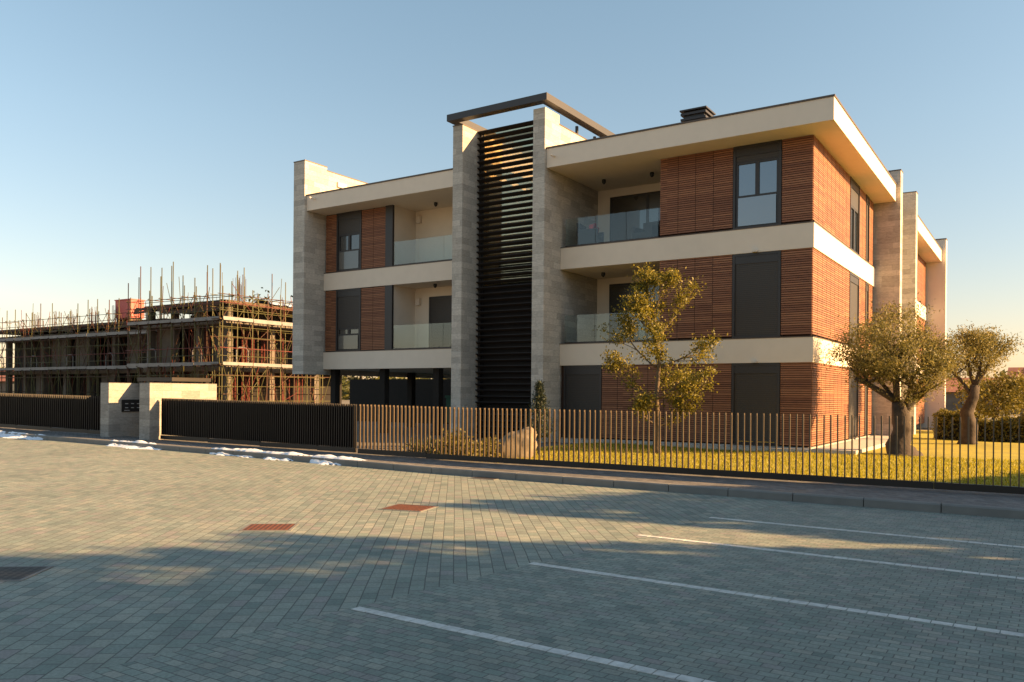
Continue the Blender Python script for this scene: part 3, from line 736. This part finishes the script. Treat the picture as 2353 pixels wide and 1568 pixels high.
def scaffold(label, a0, b0, along, n, bay, hts, decks, clutter):
    X,Y,_=onsite(a0,b0,0); r=empty('scaffolding',(X,Y,0),TH+along,label,'scaffold'); W=.9
    T=lambda p,q,rad,nm,mat: MB().tube(p,q,rad,5).build(nm,mat,r)
    hs=[[random.uniform(*hts) for _ in range(n+1)] for _ in (0,1)]; top=decks[-1]
    for i in range(n+1):
        for q in (0,1): T((i*bay,q*W,0),(i*bay+random.uniform(-.06,.06),q*W,hs[q][i]),.032,'standard',M['steel'] if random.random()<.75 else M['rustp'])
        for z in [1.5]+decks+[top+1.6]:
            if z<min(hs[0][i],hs[1][i])-.1 and random.random()<.7: T((i*bay,-.15,z-.07),(i*bay,W+.15,z-.07),.024,'transom',M['rustp'])
    for z in decks:
        d=MB().box(-.15,n*bay+.15,.03,W-.03,z-.05,z).build('deck',M['timber'],r)
        i=0
        while i<n:
            MB().box(i*bay+.02,min(n,i+2)*bay-.02,-.075,-.05,z-.1+random.uniform(-.03,.03),z+.12).build('toe_board',M['zinc'],d); i+=2
        for h in (.5,1.0): T((-.2,-.05,z+h),(n*bay+.2,-.05,z+h+random.uniform(-.05,.05)),.021,'guard_rail',M['steel'] if h<.9 else M['redp'])
    for z in (1.0,1.9,2.6,decks[0]+1.7,decks[0]+2.3,top+1.5,top+.75): 
        for q in (0,W):
            if random.random()<.8: T((-.2,q,z),(n*bay+.2,q,z+random.uniform(-.08,.08)),.021,'ledger',M['steel'] if random.random()<.55 else M['rustp'])
    lv=list(zip([0]+decks,decks+[top+1.7]))
    for i in range(n):
        for k,(z0,z1) in enumerate(lv):
            for s in (0,1):
                if random.random()<.65: T(((i+s)*bay,-.05-.03*s,z0+.1),((i+1-s)*bay,-.05-.03*s,z1-.1),.019,'brace',M['steel'] if random.random()<.6 else M['rustp'])
    for i in range(clutter):
        x=random.uniform(0,n*bay); z=random.uniform(.2,top+1.2); l=random.uniform(.8,2.6); t=random.gauss(1.57,.5)
        T((x,random.uniform(0,W),z),(x+l*math.cos(t),random.uniform(0,W),z+l*math.sin(t)),.019,'loose_tube',random.choice((M['rustp'],M['steel'],M['redp'])))
    for i in range(1,n,4):
        z=decks[0]; x=i*bay+.3; MB().path([(x,.5,z),(x,.5,z+.9),(x+.2,.5,z+1.1),(x+.7,.5,z+1.1),(x+.9,.5,z+.9),(x+.9,.5,z)],[.035]*6,6).build('ladder_hoop',M['zinc'],r)
    return r
scaffold('green painted scaffolding across the front of the nearer half of the building shell',-9.9,0,0,8,1.22,(8.2,10.2),[3.3,6.1],75)
scaffold('scaffolding wrapping the right side of the building shell, next to the stone end wall',.1,0,R(90),8,1.15,(7.8,9.6),[3.3,6.1],55)
scaffold('long scaffolding along the set back left half of the building shell',-35.4,2.2,0,18,1.38,(7.4,8.7),[3.3,5.8],95)

X,Y=bw(-26,9); o=part('shade_backdrop',M['dark'],[(0,14,0,.2,0,2.3)],None); o.location=(X,Y,0); o.rotation_euler.z=TH; tag(o,'dark wall added under the raised left wing to stand for its deep shade','wall')  # near black backdrop added to darken the view under the wing
X,Y=bw(-18.2,7.4); r=empty('waste_container',(X,Y,.07),TH,'dark green waste container under the raised left wing','container')
part('bin_body',M['green'],[(0,3,0,1.2,.15,1.3)],r); part('lid',M['green'],[(-.04,3.04,-.05,1.22,1.301,1.42)],r)
for x in (.2,2.7):
    k=MB(); k.path([(x,.2,.1),(x+.08,.2,.1)],[.1,.1],12); k.build('wheel',M['black'],r)

# ------------------------------------------------------------------ far background
def house(loc,rz,w,d,h,rh,label,wm='white'):
    r=empty('house',loc,rz,label,'house'); part('wall',M[wm],[(0,w,0,d,0,h)],r)
    k=MB(); e=.5; k.v=[(-e,-e,h-.05),(w+e,-e,h-.05),(w+e,d+e,h-.05),(-e,d+e,h-.05),(-e,d/2,h+rh),(w+e,d/2,h+rh)]
    k.f=[(0,1,5,4),(2,3,4,5),(0,4,3),(1,2,5),(3,2,1,0)]; rf=k.build('roof',M['tile'],r)
    part('chimney',M['tile'],[(w*.6,w*.6+.6,d*.35,d*.35+.6,h,h+rh+1)],rf)
    for i in range(3):
        x=w*(.15+.3*i); f=part('window',M['metal'],[(x,x+1,-.04,.02,h*.4,h*.4+1.3)],r); part('pane',M['pane'],[(x+.08,x+.92,-.05,-.041,h*.4+.08,h*.4+1.22)],f)
house((44,84,0),R(-20),14,9,2.2,1.5,'low house with red tiled roof beyond the hedge at the far right','concrete')
house((60,98,0),R(-35),14,9,3.6,1.8,'second tiled house farther back at the far right edge','concrete')
house((-66,98,0),R(-25),12,9,2.6,1.6,'low house beyond the scaffolding at the far left edge','concrete')
def farcrown(loc,label,rx,h,n,ln,mat):
    r=empty('tree',loc,0,label,'tree'); b=MB(); b.path([(0,0,-.1),(0,0,h*.5),(.1,0,h*.8)],[.16,.12,.05],7); b.build('trunk',M['bark'],r)
    cs=[]
    while len(cs)<30:
        c=(random.uniform(-1,1),random.uniform(-1,1),random.uniform(-1,1))
        if c[0]**2+c[1]**2+c[2]**2<1: cs.append(c)
    pts=[]
    for i in range(n):
        c=random.choice(cs); pts.append((c[0]*rx+random.gauss(0,rx*.16),c[1]*rx+random.gauss(0,rx*.16),h*.6+c[2]*h*.36+random.gauss(0,h*.06)))
    lm=MB(); leaf_mesh(lm,pts,ln,ln*.3,.3); lm.build('crown',mat,r)
farcrown((20.5,34.5,0),'golden green bushy tree behind the hedge at the right edge',1.6,2.7,5200,.14,M['shrubl'])
farcrown((26.5,41,0),'olive coloured tree farther right behind the golden one',1.8,3.0,3500,.18,M['olive'])
for i,(X,Y,h) in enumerate(((-18,72,10.6),(-24,76,10.2),(-13,70,11))):
    farcrown((X,Y,0),['dark tree crown rising behind the roof of the unfinished building','dark tree behind the unfinished building, left of its neighbour','dark tree behind the unfinished building, closest to the stone end wall'][i],3,h,3500,.35,M['pine'])
m=MB(); pts=[]
for i in range(26000):
    a=random.uniform(-60,75); d=random.uniform(170,210); X=math.sin(R(a))*d; Y=math.cos(R(a))*d
    H=5+2.5*noise.noise(Vector((a*.25,0,0)))+1.5*noise.noise(Vector((a*1.3,2,0))); pts.append((X,Y,random.uniform(0,H)))
leaf_mesh(m,pts,1.6,.5,.2); tag(m.build('far_wood',M['hedge']),'far off belt of trees along the horizon','trees',kind='stuff')

# ------------------------------------------------------------------ light, sky, camera
w=bpy.data.worlds.new('World'); scene.world=w; w.use_nodes=True; nt=w.node_tree
sk=nt.nodes.new('ShaderNodeTexSky'); sk.sky_type='NISHITA'; sk.sun_disc=False; sk.sun_elevation=EL; sk.sun_rotation=math.pi/2-AZ
sk.air_density=1.0; sk.dust_density=.8; sk.ozone_density=1.0; sk.altitude=100
tc=nt.nodes.new('ShaderNodeTexCoord'); sp=nt.nodes.new('ShaderNodeSeparateXYZ'); nt.links.new(tc.outputs['Generated'],sp.inputs[0])
rp=nt.nodes.new('ShaderNodeValToRGB'); nt.links.new(sp.outputs[2],rp.inputs[0]); e=rp.color_ramp.elements
e[0].position=0; e[0].color=(1.0,.72,.60,1); e[1].position=.43; e[1].color=(1.14,1.10,.93,1); x=e.new(.16); x.color=(1.02,.88,.76,1); x=e.new(.30); x.color=(1.10,1.02,.87,1)
mx=nt.nodes.new('ShaderNodeMixRGB'); mx.blend_type='MULTIPLY'; mx.inputs[0].default_value=1; nt.links.new(sk.outputs[0],mx.inputs[1]); nt.links.new(rp.outputs[0],mx.inputs[2])
bg=nt.nodes['Background']; bg.inputs[1].default_value=.22; nt.links.new(mx.outputs[0],bg.inputs[0])
sd=bpy.data.lights.new('sun','SUN'); sd.energy=17.5; sd.angle=R(.5); sd.color=(1,.60,.26)
so=bpy.data.objects.new('sun',sd); col.objects.link(so)
sv=Vector((sx*math.cos(EL),sy*math.cos(EL),math.sin(EL)))
so.rotation_euler=sv.to_track_quat('Z','Y').to_euler()
cd=bpy.data.cameras.new('camera'); cd.sensor_width=36; cd.lens=1870/2353*36; cd.shift_y=121/2353; cd.clip_end=3000
co=bpy.data.objects.new('camera',cd); col.objects.link(co); co.location=(0,0,1.6); co.rotation_euler=(R(90),R(-.475),0)
scene.camera=co
scene.view_settings.view_transform='Standard'; scene.view_settings.look='None'; scene.view_settings.exposure=0
